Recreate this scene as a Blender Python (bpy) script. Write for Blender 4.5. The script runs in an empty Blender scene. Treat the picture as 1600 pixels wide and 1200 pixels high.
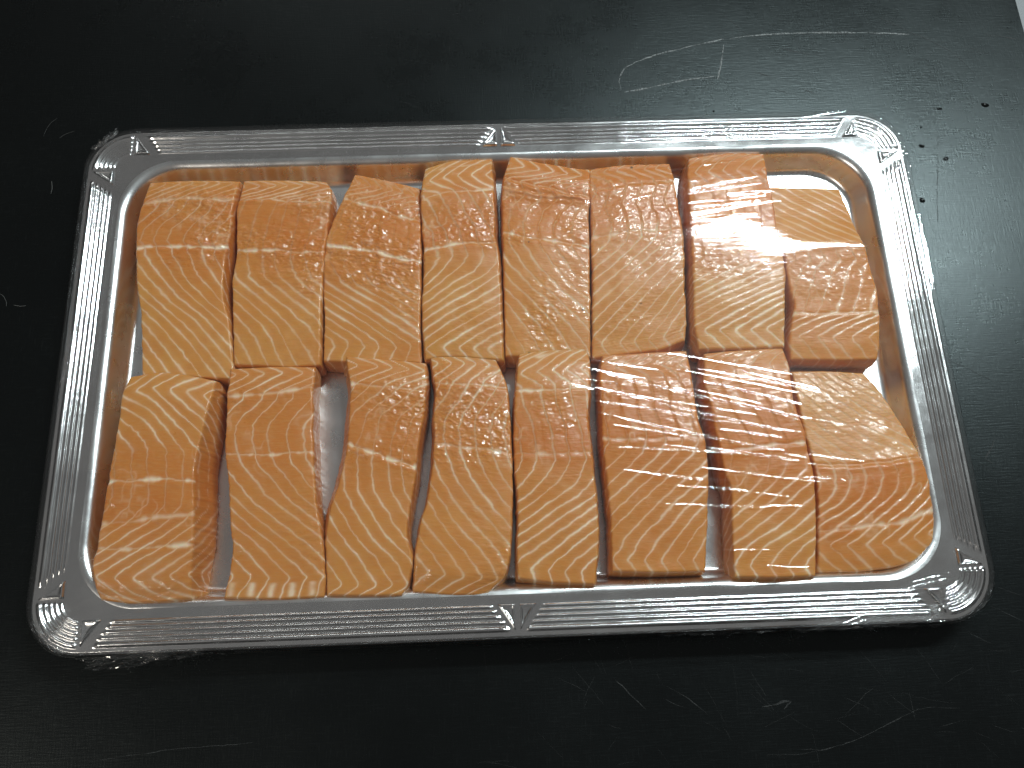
import bpy, bmesh, math, random
import numpy as np
from mathutils import Matrix, Vector

rng = np.random.default_rng(7)
random.seed(7)
scene = bpy.context.scene
C = scene.collection

# ------------------------------------------------------------------ camera
cam = bpy.data.cameras.new('camera')
cam.sensor_width = 36.0
cam.lens = 1417.0 / 1600.0 * 36.0
cam.clip_start = 0.01
cam.clip_end = 50.0
camo = bpy.data.objects.new('camera', cam)
C.objects.link(camo)
R = ((0.99917972, 0.03243954, -0.02423991, -0.01131622),
     (-0.03855741, 0.94506456, -0.32460175, -0.20044587),
     (0.01237834, 0.32527011, 0.94554013, 0.54922925),
     (0, 0, 0, 1))
camo.matrix_world = Matrix(R)
scene.camera = camo

# ------------------------------------------------------------------ light
world = bpy.data.worlds.new('World')
scene.world = world
world.use_nodes = True
bg = world.node_tree.nodes['Background']
bg.inputs['Color'].default_value = (1.0, 0.99, 0.96, 1)
bg.inputs['Strength'].default_value = 1.0
# the room: pale ceiling overhead, dark walls and fittings lower down
wn = world.node_tree
wtc = wn.nodes.new('ShaderNodeTexCoord')
wsep = wn.nodes.new('ShaderNodeSeparateXYZ')
wn.links.new(wtc.outputs['Generated'], wsep.inputs[0])
wramp = wn.nodes.new('ShaderNodeMapRange')
wramp.interpolation_type = 'SMOOTHSTEP'
for i_, v_ in enumerate((0.25, 0.93, 0.018, 0.135)): wramp.inputs[i_ + 1].default_value = v_
wn.links.new(wsep.outputs[2], wramp.inputs[0])
wn.links.new(wramp.outputs[0], bg.inputs['Strength'])


def area(name, loc, target, sx, sy, power, col):
    l = bpy.data.lights.new(name, 'AREA')
    l.shape = 'RECTANGLE'
    l.size, l.size_y = sx, sy
    l.energy = power
    l.color = col
    o = bpy.data.objects.new(name, l)
    C.objects.link(o)
    o.location = loc
    d = Vector(target) - Vector(loc)
    o.rotation_euler = d.to_track_quat('-Z', 'Y').to_euler()
    return o


area('ceiling_batten_lamp', (0.80, 0.87, 1.55), (0.74, 0.50, 0.0), 0.84, 0.055, 31.5, (0.85, 0.985, 1.0))
area('ceiling_tube_lamp', (-1.5, -1.0, 1.8), (0.0, 0.0, 0.0), 0.9, 0.25, 12.0, (1.0, 0.93, 0.82))

area('far_batten_lamp', (-0.45, 2.9, 1.75), (-0.3, 0.0, 0.0), 1.6, 0.12, 5.5, (0.95, 1.0, 0.98))

vs = scene.view_settings
vs.view_transform = 'Standard'
vs.look = 'None'
vs.exposure = 0.0
vs.gamma = 1.0
vs.use_curve_mapping = False
scene.cycles.use_denoising = True
scene.cycles.max_bounces = 10
scene.cycles.transparent_max_bounces = 12
scene.cycles.sample_clamp_indirect = 4.0


# ------------------------------------------------------------------ helpers
def tag(o, label=None, cat=None, group=None, kind=None):
    if label: o['label'] = label
    if cat: o['category'] = cat
    if group: o['group'] = group
    if kind: o['kind'] = kind
    return o


def empty(name, loc=(0, 0, 0)):
    o = bpy.data.objects.new(name, None)
    o.empty_display_size = 0.02
    o.location = loc
    C.objects.link(o)
    return o


def mesh_np(name, verts, quads, mat, parent=None, smooth=True, tris=None):
    me = bpy.data.meshes.new(name)
    faces = [tuple(q) for q in quads] if not isinstance(quads, np.ndarray) else quads.tolist()
    if tris is not None:
        faces = faces + [tuple(t) for t in tris]
    me.from_pydata(np.asarray(verts, float).tolist(), [], faces)
    if smooth:
        me.polygons.foreach_set('use_smooth', np.ones(len(me.polygons), bool))
    me.materials.append(mat)
    me.update()
    o = bpy.data.objects.new(name, me)
    C.objects.link(o)
    if parent: o.parent = parent
    return o


def fattr(o, name, vals):
    a = o.data.attributes.new(name, 'FLOAT', 'POINT')
    a.data.foreach_set('value', np.asarray(vals, np.float32).ravel())


def hash2(ix, iy, seed):
    h = (ix.astype(np.int64) * 374761393 + iy.astype(np.int64) * 668265263 + int(seed) * 2147483647) & 0xFFFFFFFF
    h = ((h ^ (h >> 13)) * 1274126177) & 0xFFFFFFFF
    h = ((h ^ (h >> 16)) * 2246822519) & 0xFFFFFFFF
    return ((h ^ (h >> 15)) & 0xFFFFFF) / float(0xFFFFFF)


def vnoise(x, y, seed=0):
    """smooth value noise in -1..1"""
    x = np.asarray(x, float); y = np.asarray(y, float)
    x, y = np.broadcast_arrays(x, y)
    ix = np.floor(x); iy = np.floor(y)
    fx = x - ix; fy = y - iy
    fx = fx * fx * fx * (fx * (fx * 6 - 15) + 10); fy = fy * fy * fy * (fy * (fy * 6 - 15) + 10)
    a = hash2(ix, iy, seed); b = hash2(ix + 1, iy, seed)
    c = hash2(ix, iy + 1, seed); d = hash2(ix + 1, iy + 1, seed)
    return ((a + (b - a) * fx) * (1 - fy) + (c + (d - c) * fx) * fy) * 2 - 1


def fbm(x, y, seed=0, oct=3):
    s = 0; a = 1.0; t = 0
    for i in range(oct):
        s = s + a * vnoise(x * 2 ** i, y * 2 ** i, seed + 17 * i); t += a; a *= 0.5
    return s / t


def sstep(a, b, x):
    t = np.clip((x - a) / (b - a), 0, 1)
    return t * t * (3 - 2 * t)


def interp(pts, x):
    p = sorted(pts)
    return np.interp(x, [q[0] for q in p], [q[1] for q in p])


def gblur(a, s):
    n = int(3 * s) + 1
    k = np.exp(-0.5 * (np.arange(-n, n + 1) / s) ** 2); k /= k.sum()
    return np.convolve(np.pad(a, n, mode='edge'), k, mode='valid')


# ------------------------------------------------------------------ materials
def new_mat(name):
    m = bpy.data.materials.new(name)
    m.use_nodes = True
    nt = m.node_tree
    return m, nt, nt.nodes['Principled BSDF']


def N(nt, t, **kw):
    n = nt.nodes.new(t)
    for k, v in kw.items():
        if k in n.inputs and not hasattr(n, k):
            n.inputs[k].default_value = v
        else:
            setattr(n, k, v)
    return n


def noise(nt, vec, scale, detail=3.0, rough=0.55):
    n = nt.nodes.new('ShaderNodeTexNoise')
    n.inputs['Scale'].default_value = scale
    n.inputs['Detail'].default_value = detail
    n.inputs['Roughness'].default_value = rough
    if vec is not None: nt.links.new(vec, n.inputs['Vector'])
    return n.outputs['Fac']


def mapping(nt, vec, scale, rot=(0, 0, 0)):
    n = nt.nodes.new('ShaderNodeMapping')
    n.inputs['Scale'].default_value = scale
    n.inputs['Rotation'].default_value = rot
    nt.links.new(vec, n.inputs['Vector'])
    return n.outputs['Vector']


def math_(nt, op, a, b=None, c=None):
    n = nt.nodes.new('ShaderNodeMath'); n.operation = op
    for i, v in enumerate((a, b, c)):
        if v is None: continue
        if isinstance(v, (int, float)): n.inputs[i].default_value = v
        else: nt.links.new(v, n.inputs[i])
    return n.outputs[0]


def mrange(nt, v, a, b, c, d):
    n = nt.nodes.new('ShaderNodeMapRange')
    nt.links.new(v, n.inputs[0])
    for i, q in enumerate((a, b, c, d)): n.inputs[i + 1].default_value = q
    return n.outputs[0]


def mixc(nt, fac, a, b, mode='MIX'):
    n = nt.nodes.new('ShaderNodeMix'); n.data_type = 'RGBA'; n.blend_type = mode
    for i, v in ((0, fac), (6, a), (7, b)):
        if isinstance(v, (int, float)): n.inputs[i].default_value = v
        elif isinstance(v, tuple): n.inputs[i].default_value = (*v, 1) if len(v) == 3 else v
        else: nt.links.new(v, n.inputs[i])
    return n.outputs[2]


def bump(nt, h, strength, dist, normal=None):
    n = nt.nodes.new('ShaderNodeBump')
    if isinstance(strength, (int, float)): n.inputs['Strength'].default_value = strength
    else: nt.links.new(strength, n.inputs['Strength'])
    n.inputs['Distance'].default_value = dist
    nt.links.new(h, n.inputs['Height'])
    if normal is not None: nt.links.new(normal, n.inputs['Normal'])
    return n.outputs['Normal']


def attr(nt, name):
    n = nt.nodes.new('ShaderNodeAttribute'); n.attribute_name = name
    return n.outputs['Fac']


def mat_salmon():
    m, nt, b = new_mat('raw_salmon_flesh')
    uv = nt.nodes.new('ShaderNodeUVMap').outputs['UV']       # metres across / along the piece
    oi = nt.nodes.new('ShaderNodeObjectInfo')
    fat, tone, speck, wet = (attr(nt, k) for k in ('fat', 'tone', 'speck', 'wet'))
    geo = nt.nodes.new('ShaderNodeTexCoord').outputs['Object']
    fib = noise(nt, mapping(nt, uv, (130, 800, 1)), 1.0, 3, 0.65)
    patch = noise(nt, geo, 90, 4, 0.6)
    base = mixc(nt, tone, (0.690, 0.325, 0.076), (0.625, 0.182, 0.024))
    base = mixc(nt, mrange(nt, patch, 0.3, 0.7, 0.0, 0.5), base, (0.58, 0.215, 0.052))
    base = mixc(nt, mrange(nt, oi.outputs['Random'], 0, 1, 0.0, 0.35), base, (0.65, 0.240, 0.050))
    base = mixc(nt, mrange(nt, fib, 0.45, 0.75, 0.0, 0.30), base, (0.66, 0.38, 0.15))
    base = mixc(nt, math_(nt, 'MULTIPLY', fat, 0.97), base, (0.95, 0.76, 0.55))
    base = mixc(nt, speck, base, (0.035, 0.022, 0.015))
    nt.links.new(base, b.inputs['Base Color'])
    b.inputs['Subsurface Weight'].default_value = 0.42
    b.inputs['Subsurface Radius'].default_value = (1.0, 0.42, 0.16)
    b.inputs['Subsurface Scale'].default_value = 0.0035
    b.inputs['IOR'].default_value = 1.40
    rn = noise(nt, geo, 260, 3, 0.6)
    nt.links.new(math_(nt, 'SUBTRACT', mrange(nt, rn, 0.3, 0.7, 0.30, 0.48), math_(nt, 'MULTIPLY', wet, 0.14)), b.inputs['Roughness'])
    n1 = bump(nt, fib, 0.34, 0.0005)
    lump = noise(nt, mapping(nt, uv, (230, 310, 1)), 1.0, 0.8, 0.5)
    n2 = bump(nt, lump, math_(nt, 'ADD', wet, 0.03), 0.0016, n1)
    nc = bump(nt, lump, math_(nt, 'ADD', wet, 0.03), 0.0030)
    n3 = bump(nt, fat, 0.35, 0.00025, n2)
    nt.links.new(n3, b.inputs['Normal'])
    nt.links.new(mrange(nt, wet, 0.0, 0.8, 0.15, 1.0), b.inputs['Coat Weight'])
    b.inputs['Coat Roughness'].default_value = 0.09
    nt.links.new(nc, b.inputs['Coat Normal'])
    return m


def mat_metal(name, r0, r1):
    m, nt, b = new_mat(name)
    tc = nt.nodes.new('ShaderNodeTexCoord').outputs['Object']
    b.inputs['Metallic'].default_value = 1.0
    grain = noise(nt, mapping(nt, tc, (60, 2600, 800)), 1.0, 3, 0.6)
    cloud = noise(nt, tc, 35, 4, 0.6)
    col = mixc(nt, mrange(nt, cloud, 0.3, 0.7, 0, 1), (0.79, 0.795, 0.80), (0.87, 0.87, 0.87))
    nt.links.new(col, b.inputs['Base Color'])
    nt.links.new(mrange(nt, cloud, 0.25, 0.75, r0, r1), b.inputs['Roughness'])
    n1 = bump(nt, grain, 0.10, 0.0002)
    n2 = bump(nt, noise(nt, tc, 45, 3, 0.5), 0.16, 0.0022, n1)
    nt.links.new(n2, b.inputs['Normal'])
    return m


def mat_table():
    m, nt, b = new_mat('black_worn_laminate')
    tc = nt.nodes.new('ShaderNodeTexCoord').outputs['Object']
    weave_a = noise(nt, mapping(nt, tc, (90, 1000, 1)), 1.0, 3, 0.65)
    weave_b = noise(nt, mapping(nt, tc, (1000, 100, 1)), 1.0, 3, 0.65)
    hatch = math_(nt, 'MAXIMUM', weave_a, weave_b)
    blot = noise(nt, tc, 9, 5, 0.62)
    worn = math_(nt, 'MULTIPLY', mrange(nt, hatch, 0.58, 0.86, 0, 1), mrange(nt, blot, 0.36, 0.7, 0.15, 1.0))
    col = mixc(nt, worn, (0.0022, 0.0024, 0.0025), (0.014, 0.0147, 0.0147))
    nt.links.new(col, b.inputs['Base Color'])
    rg = math_(nt, 'ADD', mrange(nt, blot, 0.3, 0.7, 0.19, 0.28), math_(nt, 'MULTIPLY', hatch, 0.10))
    nt.links.new(rg, b.inputs['Roughness'])
    b.inputs['Specular IOR Level'].default_value = 0.36
    b.inputs['Specular Tint'].default_value = (0.86, 0.99, 1.0, 1)
    h = math_(nt, 'ADD', weave_a, weave_b)
    nt.links.new(bump(nt, h, 0.20, 0.0004), b.inputs['Normal'])
    return m


def mat_simple(name, col, rough=0.5, spec=0.5, alpha_noise=None):
    m, nt, b = new_mat(name)
    tc = nt.nodes.new('ShaderNodeTexCoord').outputs['Object']
    f = noise(nt, tc, 400, 3, 0.6)
    c = mixc(nt, mrange(nt, f, 0.3, 0.7, 0, 1), col, tuple(q * 0.7 for q in col))
    nt.links.new(c, b.inputs['Base Color'])
    b.inputs['Roughness'].default_value = rough
    b.inputs['Specular IOR Level'].default_value = spec
    if alpha_noise:
        nt.links.new(mrange(nt, noise(nt, tc, alpha_noise, 4, 0.7), 0.34, 0.60, 0.10, 0.95), b.inputs['Alpha'])
    return m


def mat_film(name, f0):
    m = bpy.data.materials.new(name)
    m.use_nodes = True
    nt = m.node_tree
    nt.nodes.clear()
    out = nt.nodes.new('ShaderNodeOutputMaterial')
    tr = nt.nodes.new('ShaderNodeBsdfTransparent')
    tr.inputs['Color'].default_value = (0.985, 0.985, 0.985, 1)
    gl = nt.nodes.new('ShaderNodeBsdfGlossy')
    gl.inputs['Color'].default_value = (1, 1, 1, 1)
    tc = nt.nodes.new('ShaderNodeTexCoord').outputs['Object']
    # fine stretch streaks running along the pull of the film
    st = noise(nt, mapping(nt, tc, (14, 900, 1), (0, 0, 0)), 1.0, 3, 0.6)
    nrm = bump(nt, st, 0.07, 0.0003)
    nt.links.new(nrm, gl.inputs['Normal'])
    nt.links.new(mrange(nt, st, 0.3, 0.7, 0.018, 0.045), gl.inputs['Roughness'])
    gl2 = nt.nodes.new('ShaderNodeBsdfGlossy')
    gl2.inputs['Roughness'].default_value = 0.30
    mg = nt.nodes.new('ShaderNodeMixShader'); mg.inputs[0].default_value = 0.08
    nt.links.new(gl.outputs[0], mg.inputs[1]); nt.links.new(gl2.outputs[0], mg.inputs[2])
    fr = nt.nodes.new('ShaderNodeFresnel'); fr.inputs['IOR'].default_value = 1.46
    geo = nt.nodes.new('ShaderNodeNewGeometry')
    # a thin sheet reflects at both faces, seen from either side
    lw = nt.nodes.new('ShaderNodeLayerWeight'); lw.inputs['Blend'].default_value = 0.5
    fac = mrange(nt, math_(nt, 'POWER', lw.outputs['Facing'], 4.0), 0.0, 1.0, f0, 0.75)
    mx = nt.nodes.new('ShaderNodeMixShader')
    nt.links.new(fac, mx.inputs[0])
    nt.links.new(tr.outputs[0], mx.inputs[1]); nt.links.new(mg.outputs[0], mx.inputs[2])
    nt.links.new(mx.outputs[0], out.inputs['Surface'])
    return m


M_SALMON = mat_salmon()
M_METAL = mat_metal('pressed_aluminium', 0.12, 0.20)
M_WELL = mat_metal('satin_aluminium', 0.22, 0.34)
M_TABLE = mat_table()
M_FILM = mat_film('clear_stretch_film', 0.065)
M_FOLD = mat_film('gathered_stretch_film', 0.15)
M_SCRATCH = mat_simple('pale_scratch', (0.060, 0.062, 0.062), 0.6, 0.3, 900)
M_SCUFF = mat_simple('chalky_scuff', (0.30, 0.31, 0.31), 0.7, 0.3, 500)
M_LINT = mat_simple('grey_lint', (0.15, 0.15, 0.145), 0.8, 0.2)
M_FLOOR = mat_simple('pale_floor', (0.62, 0.64, 0.66), 0.5, 0.4)
M_EDGE = mat_simple('table_edge_band', (0.30, 0.31, 0.32), 0.4, 0.5)

# ------------------------------------------------------------------ table and floor
TX0, TX1, TY0, TY1 = -0.9, 0.3965, -0.8, 0.9
bm = bmesh.new()
bmesh.ops.create_cube(bm, size=1)
for v in bm.verts:
    v.co = Vector((TX0 if v.co.x < 0 else TX1, TY0 if v.co.y < 0 else TY1, -0.035 if v.co.z < 0 else 0.0))
bmesh.ops.bevel(bm, geom=[e for e in bm.edges], offset=0.002, segments=3, affect='EDGES')
me = bpy.data.meshes.new('table_top'); bm.to_mesh(me); bm.free()
me.materials.append(M_TABLE)
table = bpy.data.objects.new('table_top', me); C.objects.link(table)
tag(table, kind='structure')

fl = mesh_np('floor', [(-3, -3, -0.85), (3, -3, -0.85), (3, 3, -0.85), (-3, 3, -0.85)], [(0, 1, 2, 3)], M_FLOOR, smooth=False)
tag(fl, kind='structure')


def ribbon(name, pts, w, mat, parent, z=0.00012, wob=0.0004, seed=0):
    """thin worn-in line lying on the table"""
    pts = np.asarray(pts, float)
    d = np.r_[0, np.cumsum(np.linalg.norm(np.diff(pts, axis=0), axis=1))]
    n = max(6, int(d[-1] / 0.0025))
    t = np.linspace(0, d[-1], n)
    x = gblur(np.interp(t, d, pts[:, 0]), 2.0) if n > 12 else np.interp(t, d, pts[:, 0])
    y = gblur(np.interp(t, d, pts[:, 1]), 2.0) if n > 12 else np.interp(t, d, pts[:, 1])
    x = x + wob * vnoise(t * 300, seed * 3.1, seed); y = y + wob * vnoise(t * 300, seed * 5.7 + 9, seed + 1)
    tx = np.gradient(x); ty = np.gradient(y); L = np.hypot(tx, ty) + 1e-9
    ww = w * (0.55 + 0.45 * vnoise(t * 160, seed, seed + 2)) * np.minimum(1, np.minimum(t, d[-1] - t) / 0.004 + 0.15) / 2
    nx, ny = -ty / L * ww, tx / L * ww
    V = np.r_[np.c_[x + nx, y + ny, np.full(n, z)], np.c_[x - nx, y - ny, np.full(n, z)]]
    Q = [(n + i, n + i + 1, i + 1, i) for i in range(n - 1)]
    if parent is None: return V, Q
    return mesh_np(name, V, Q, mat, parent)


SCR = [  # (points in metres, width, material)
    ([(0.09065, 0.2068), (0.08864, 0.21678), (0.09025, 0.22564), (0.09873, 0.23213), (0.12064, 0.24055), (0.14975, 0.24771), (0.17172, 0.25283)], 0.0015, M_SCUFF),
    ([(0.17158, 0.25168), (0.18381, 0.25422), (0.20791, 0.25586), (0.24626, 0.25594), (0.27973, 0.255), (0.31054, 0.25239)], 0.0016, M_SCUFF),
    ([(0.08977, 0.20737), (0.11334, 0.21164), (0.13716, 0.21704), (0.16177, 0.21966)], 0.0016, M_SCUFF),
    ([(0.17003, 0.25058), (0.16676, 0.23866), (0.16453, 0.22742), (0.16028, 0.2147)], 0.0016, M_SCUFF),
    ([(0.16734, 0.27745), (0.17825, 0.26775), (0.18633, 0.25531), (0.20186, 0.24623), (0.22225, 0.23879), (0.24304, 0.23478)], 0.0006, M_SCRATCH),
    ([(0.2871, 0.27), (0.30857, 0.25477), (0.32381, 0.24623), (0.33633, 0.23668), (0.3439, 0.22678), (0.35378, 0.21018)], 0.0007, M_SCRATCH),
    ([(0.31303, 0.16559), (0.30943, 0.14461), (0.30359, 0.11906), (0.29903, 0.09315)], 0.0007, M_SCRATCH),
    ([(0.36555, 0.25026), (0.37957, 0.24812), (0.39332, 0.24484)], 0.0009, M_SCRATCH),
    ([(0.34439, 0.24103), (0.358, 0.2372)], 0.0008, M_SCRATCH),
    ([(0.34728, 0.23636), (0.37132, 0.23225)], 0.0008, M_SCRATCH),
    ([(0.18931, 0.22222), (0.2009, 0.21741)], 0.0009, M_SCRATCH),
    ([(0.19919, 0.20803), (0.21247, 0.20268)], 0.0009, M_SCRATCH),
    ([(0.22014, 0.20741), (0.23153, 0.20212)], 0.0008, M_SCRATCH),
    ([(0.30671, -0.05786), (0.30317, -0.06484), (0.29692, -0.07126), (0.30147, -0.07472)], 0.0016, M_SCRATCH),
    ([(0.13802, -0.21229), (0.14559, -0.21086), (0.15582, -0.20917), (0.15073, -0.21382)], 0.0018, M_SCRATCH),
    ([(0.13475, -0.23765), (0.16016, -0.23798), (0.18648, -0.23296), (0.21009, -0.22368), (0.23002, -0.21585)], 0.0007, M_SCRATCH),
    ([(0.05489, -0.19341), (0.06342, -0.20248), (0.07192, -0.21077)], 0.0007, M_SCRATCH),
    ([(0.08414, -0.19804), (0.09628, -0.20618), (0.10743, -0.21558)], 0.0006, M_SCRATCH),
    ([(0.28692, -0.15016), (0.2959, -0.1535), (0.30309, -0.15601)], 0.0006, M_SCRATCH),
    ([(-0.23762, -0.22567), (-0.19902, -0.22187), (-0.14926, -0.21982)], 0.0005, M_SCRATCH),
    ([(0.28086, -0.1604), (0.29114, -0.16635), (0.2997, -0.17109)], 0.0005, M_SCRATCH),
    ([(0.27107, 0.00322), (0.28658, -0.00401), (0.31635, -0.02266)], 0.0005, M_SCRATCH),
]
for i, (pts, w, m_) in enumerate(SCR):
    ribbon('scratch', pts, w, m_, table, z=0.00012 + 0.00001 * i, seed=i)
# countless hairline scratches on the right and front of the worn top
VV, QQ = [], []
off = 0
for i in range(300):
    if i < 170:
        cx, cy = random.uniform(0.22, 0.395), random.uniform(-0.24, 0.27)
    else:
        cx, cy = random.uniform(-0.02, 0.39), random.uniform(-0.24, -0.165)
        if i > 250: cx, cy = random.uniform(-0.1, 0.39), random.uniform(0.18, 0.3)
    a = random.choice([random.gauss(0.1, 0.35), random.gauss(-0.8, 0.3), random.uniform(-1.6, 1.6)])
    l = random.uniform(0.006, 0.030)
    k = random.gauss(0, 4)
    s_ = np.linspace(-l / 2, l / 2, 8)
    p = np.c_[cx + s_ * math.cos(a) - k * s_ ** 2 * math.sin(a), cy + s_ * math.sin(a) + k * s_ ** 2 * math.cos(a)]
    p = p[p[:, 0] < 0.394]
    if len(p) < 4: continue
    V, Q = ribbon('', p, random.uniform(0.00010, 0.00026), None, None, z=0.0004 * random.random() * 0.1 + 0.00006, seed=100 + i)
    VV.append(V); QQ += [tuple(off + j for j in q) for q in Q]; off += len(V)
o = mesh_np('hairline_scratches', np.concatenate(VV), QQ, M_SCRATCH, table)
o['kind'] = 'stuff'


# ------------------------------------------------------------------ tray
HX, HY, RO, ZR = 0.275, 0.170, 0.030, 0.0210       # half length, half width, corner radius, rim height
NS_X, NS_Y, NARC = 330, 170, 40
DWELL = 0.0240                                     # rim width
RWELL = 0.036


def loop(d, r):
    """rounded rectangle at inset d with corner radius r, same count for every loop"""
    hx, hy = HX - d, HY - d
    pts = []
    def arc(cx, cy, a0):
        a = np.linspace(a0, a0 + math.pi / 2, NARC, endpoint=False)
        pts.append(np.c_[cx + r * np.cos(a), cy + r * np.sin(a)])
    def line(p, q, n):
        t = np.linspace(0, 1, n, endpoint=False)[:, None]
        pts.append(np.array(p) * (1 - t) + np.array(q) * t)
    ax, ay = hx - r, hy - r
    arc(ax, ay, 0); line((ax, hy), (-ax, hy), NS_X)
    arc(-ax, ay, math.pi / 2); line((-hx, ay), (-hx, -ay), NS_Y)
    arc(-ax, -ay, math.pi); line((-ax, -hy), (ax, -hy), NS_X)
    arc(ax, -ay, 1.5 * math.pi); line((hx, -ay), (hx, ay), NS_Y)
    return np.concatenate(pts)


RIDGES = [(0.0050, 0.0019, 0.00110), (0.0085, 0.0014, 0.00095), (0.0116, 0.0013, 0.00088), (0.0146, 0.0012, 0.00080), (0.0174, 0.0011, 0.00060)]
CX, CY = HX - RO, HY - RO


def gap_mid(d): return 0.0058 + (d - 0.005) * 0.70
def gap_end(d): return 0.0095 + (d - 0.005) * 0.62


def ridge_mask(x, y, d):
    ax, ay = np.abs(x), np.abs(y)
    incorner = (ax > CX) & (ay > CY)
    horiz = (ay > CY) & ~incorner
    w = 0.0007
    m = np.ones_like(x)
    # long sides: middle motif and end motifs
    mh = sstep(gap_mid(d) - w, gap_mid(d) + w, ax) * sstep(gap_end(d) - w, gap_end(d) + w, CX - ax)
    mv = sstep(gap_end(d) - w, gap_end(d) + w, CY - ay)
    ang = np.arctan2(ay - CY, ax - CX)
    rr = np.hypot(ay - CY, ax - CX) + 1e-6
    mc = sstep(0.0008, 0.0024, ang * rr) * sstep(0.0008, 0.0024, (math.pi / 2 - ang) * rr)
    return np.where(incorner, mc, np.where(horiz, mh, mv))


def rim_z(x, y, d):
    z = ZR - 0.0006 * sstep(0.0015, -0.0005, d) + 0.0004 * sstep(0.004, 0.02, d)
    m = ridge_mask(x, y, d)
    for d0, hw, h in RIDGES:
        t = np.clip((d - d0) / hw, -1, 1)
        z = z + h * (np.cos(t * math.pi / 2) ** 1.3) * m
    return z


def sweep(rows):
    n = len(rows[0]); V = np.concatenate(rows)
    i = np.arange(n); j = (i + 1) % n
    Q = np.concatenate([np.c_[k * n + i, k * n + j, (k + 1) * n + j, (k + 1) * n + i] for k in range(len(rows) - 1)])
    return V, Q


tray = empty('serving_tray')
tag(tray, 'shiny aluminium serving tray with ridged rim standing on the black table', 'tray')
rows = []
# rolled outer lip
for a in np.linspace(-2.0, 1.2, 9):
    dd = 0.0012 - 0.0013 * math.cos(a); zz = ZR - 0.0017 + 0.0013 * math.sin(a)
    p = loop(dd, RO - dd); rows.append(np.c_[p, np.full(len(p), zz)])
for d in np.linspace(0.0012, 0.0190, 92):
    p = loop(d, RO - d)
    z = rim_z(p[:, 0], p[:, 1], np.full(len(p), d))
    z = z + 0.00025 * fbm(p[:, 0] * 22, p[:, 1] * 22, 5)
    rows.append(np.c_[p, z])
for t in np.linspace(0, 1, 9)[1:]:
    d = 0.0190 + (DWELL - 0.0190) * t
    r = (RO - 0.0190) + (RWELL - (RO - 0.0190)) * t ** 0.9
    p = loop(d, r)
    rows.append(np.c_[p, ZR + 0.0004 + 0.00025 * fbm(p[:, 0] * 22, p[:, 1] * 22, 5) + 0.0002 * t])
V, Q = sweep(rows)
rim = mesh_np('rim', V, Q, M_METAL, tray)
# the well: rounded shoulder, sloping wall, fillet, flat floor
last = rows[-1]
rows2 = [last]
prof = []
for a in np.linspace(0, 1.22, 12)[1:]:
    prof.append((DWELL + 0.0062 * math.sin(a), ZR + 0.0006 - 0.0062 * (1 - math.cos(a))))
d1, z1 = prof[-1]
d2, z2 = d1 + 0.0032, 0.0066
for t in np.linspace(0, 1, 6)[1:]: prof.append((d1 + (d2 - d1) * t, z1 + (z2 - z1) * t))
for a in np.linspace(1.25, 0, 9)[1:]:
    prof.append((d2 + 0.0048 * (math.sin(1.25) - math.sin(a)), z2 - 0.0048 * (math.cos(a) - math.cos(1.25))))
dl, zl = prof[-1]
ZF = zl - 0.0003
for q in (0.004, 0.010, 0.02, 0.035, 0.055, 0.08, 0.105): prof.append((dl + q, ZF))
for d, z in prof:
    p = loop(d, max(0.004, RWELL + 0.002 - (d - DWELL) * 0.75))
    wob = 0.00022 * fbm(p[:, 0] * 30, p[:, 1] * 30, 8) * (1 if d < dl else 0.6)
    rows2.append(np.c_[p, z + wob])
V, Q = sweep(rows2)
n = len(rows2[0]); base = (len(rows2) - 1) * n
well = mesh_np('well', V, [tuple(q) for q in Q.tolist()] + [tuple(base + k for k in range(n))], M_WELL, tray)
ZFLOOR = ZF


def tri_mesh(p3, h=0.0019, inset=0.0012):
    """pressed triangle: sloping sides, slightly dished face"""
    p = np.array(p3, float); c = p.mean(0)
    rows = [(0.0, -0.0003), (0.13, h * 0.85), (0.21, h), (0.36, h * 0.80), (1.0, h * 0.25)]
    V, Q = [], []
    per = []
    for k in range(3):
        a, b = p[k], p[(k + 1) % 3]
        for t in np.linspace(0, 1, 8, endpoint=False): per.append(a * (1 - t) + b * t)
    per = np.array(per); n = len(per)
    for f, z in rows[:-1]:
        q = per * (1 - f) + c * f
        V += [(x, y, z) for x, y in q]
    V.append((c[0], c[1], rows[-1][1]))
    T = []
    for r in range(len(rows) - 2):
        for i in range(n): Q.append((r * n + i, r * n + (i + 1) % n, (r + 1) * n + (i + 1) % n, (r + 1) * n + i))
    r = len(rows) - 2
    for i in range(n): T.append((r * n + i, r * n + (i + 1) % n, len(V) - 1))
    return V, Q + T


def place_tri(pts2):
    # pts in metres on the rim, made counter-clockwise
    a = np.array(pts2)
    if np.cross(a[1] - a[0], a[2] - a[0]) < 0: a = a[::-1]
    V, F = tri_mesh(a)
    V = [(x, y, ZR + 0.0003 + z) for x, y, z in V]
    mesh_np('embossed_triangle', V, F, M_METAL, tray)


for sy in (1, -1):
    for sx in (1, -1):
        # middle pair, apexes outward
        place_tri([(sx * 0.0013, sy * (HY - 0.0040)), (sx * 0.0013, sy * (HY - 0.0190)), (sx * 0.0112, sy * (HY - 0.0190))])
        # pair at every corner
        x0 = CX - 0.0008
        place_tri([(sx * x0, sy * (HY - 0.0042)), (sx * x0, sy * (HY - 0.0188)), (sx * (x0 - 0.0105), sy * (HY - 0.0188))])
        y0 = CY - 0.0008
        place_tri([(sx * (HX - 0.0042), sy * y0), (sx * (HX - 0.0188), sy * y0), (sx * (HX - 0.0188), sy * (y0 - 0.0105))])

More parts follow.
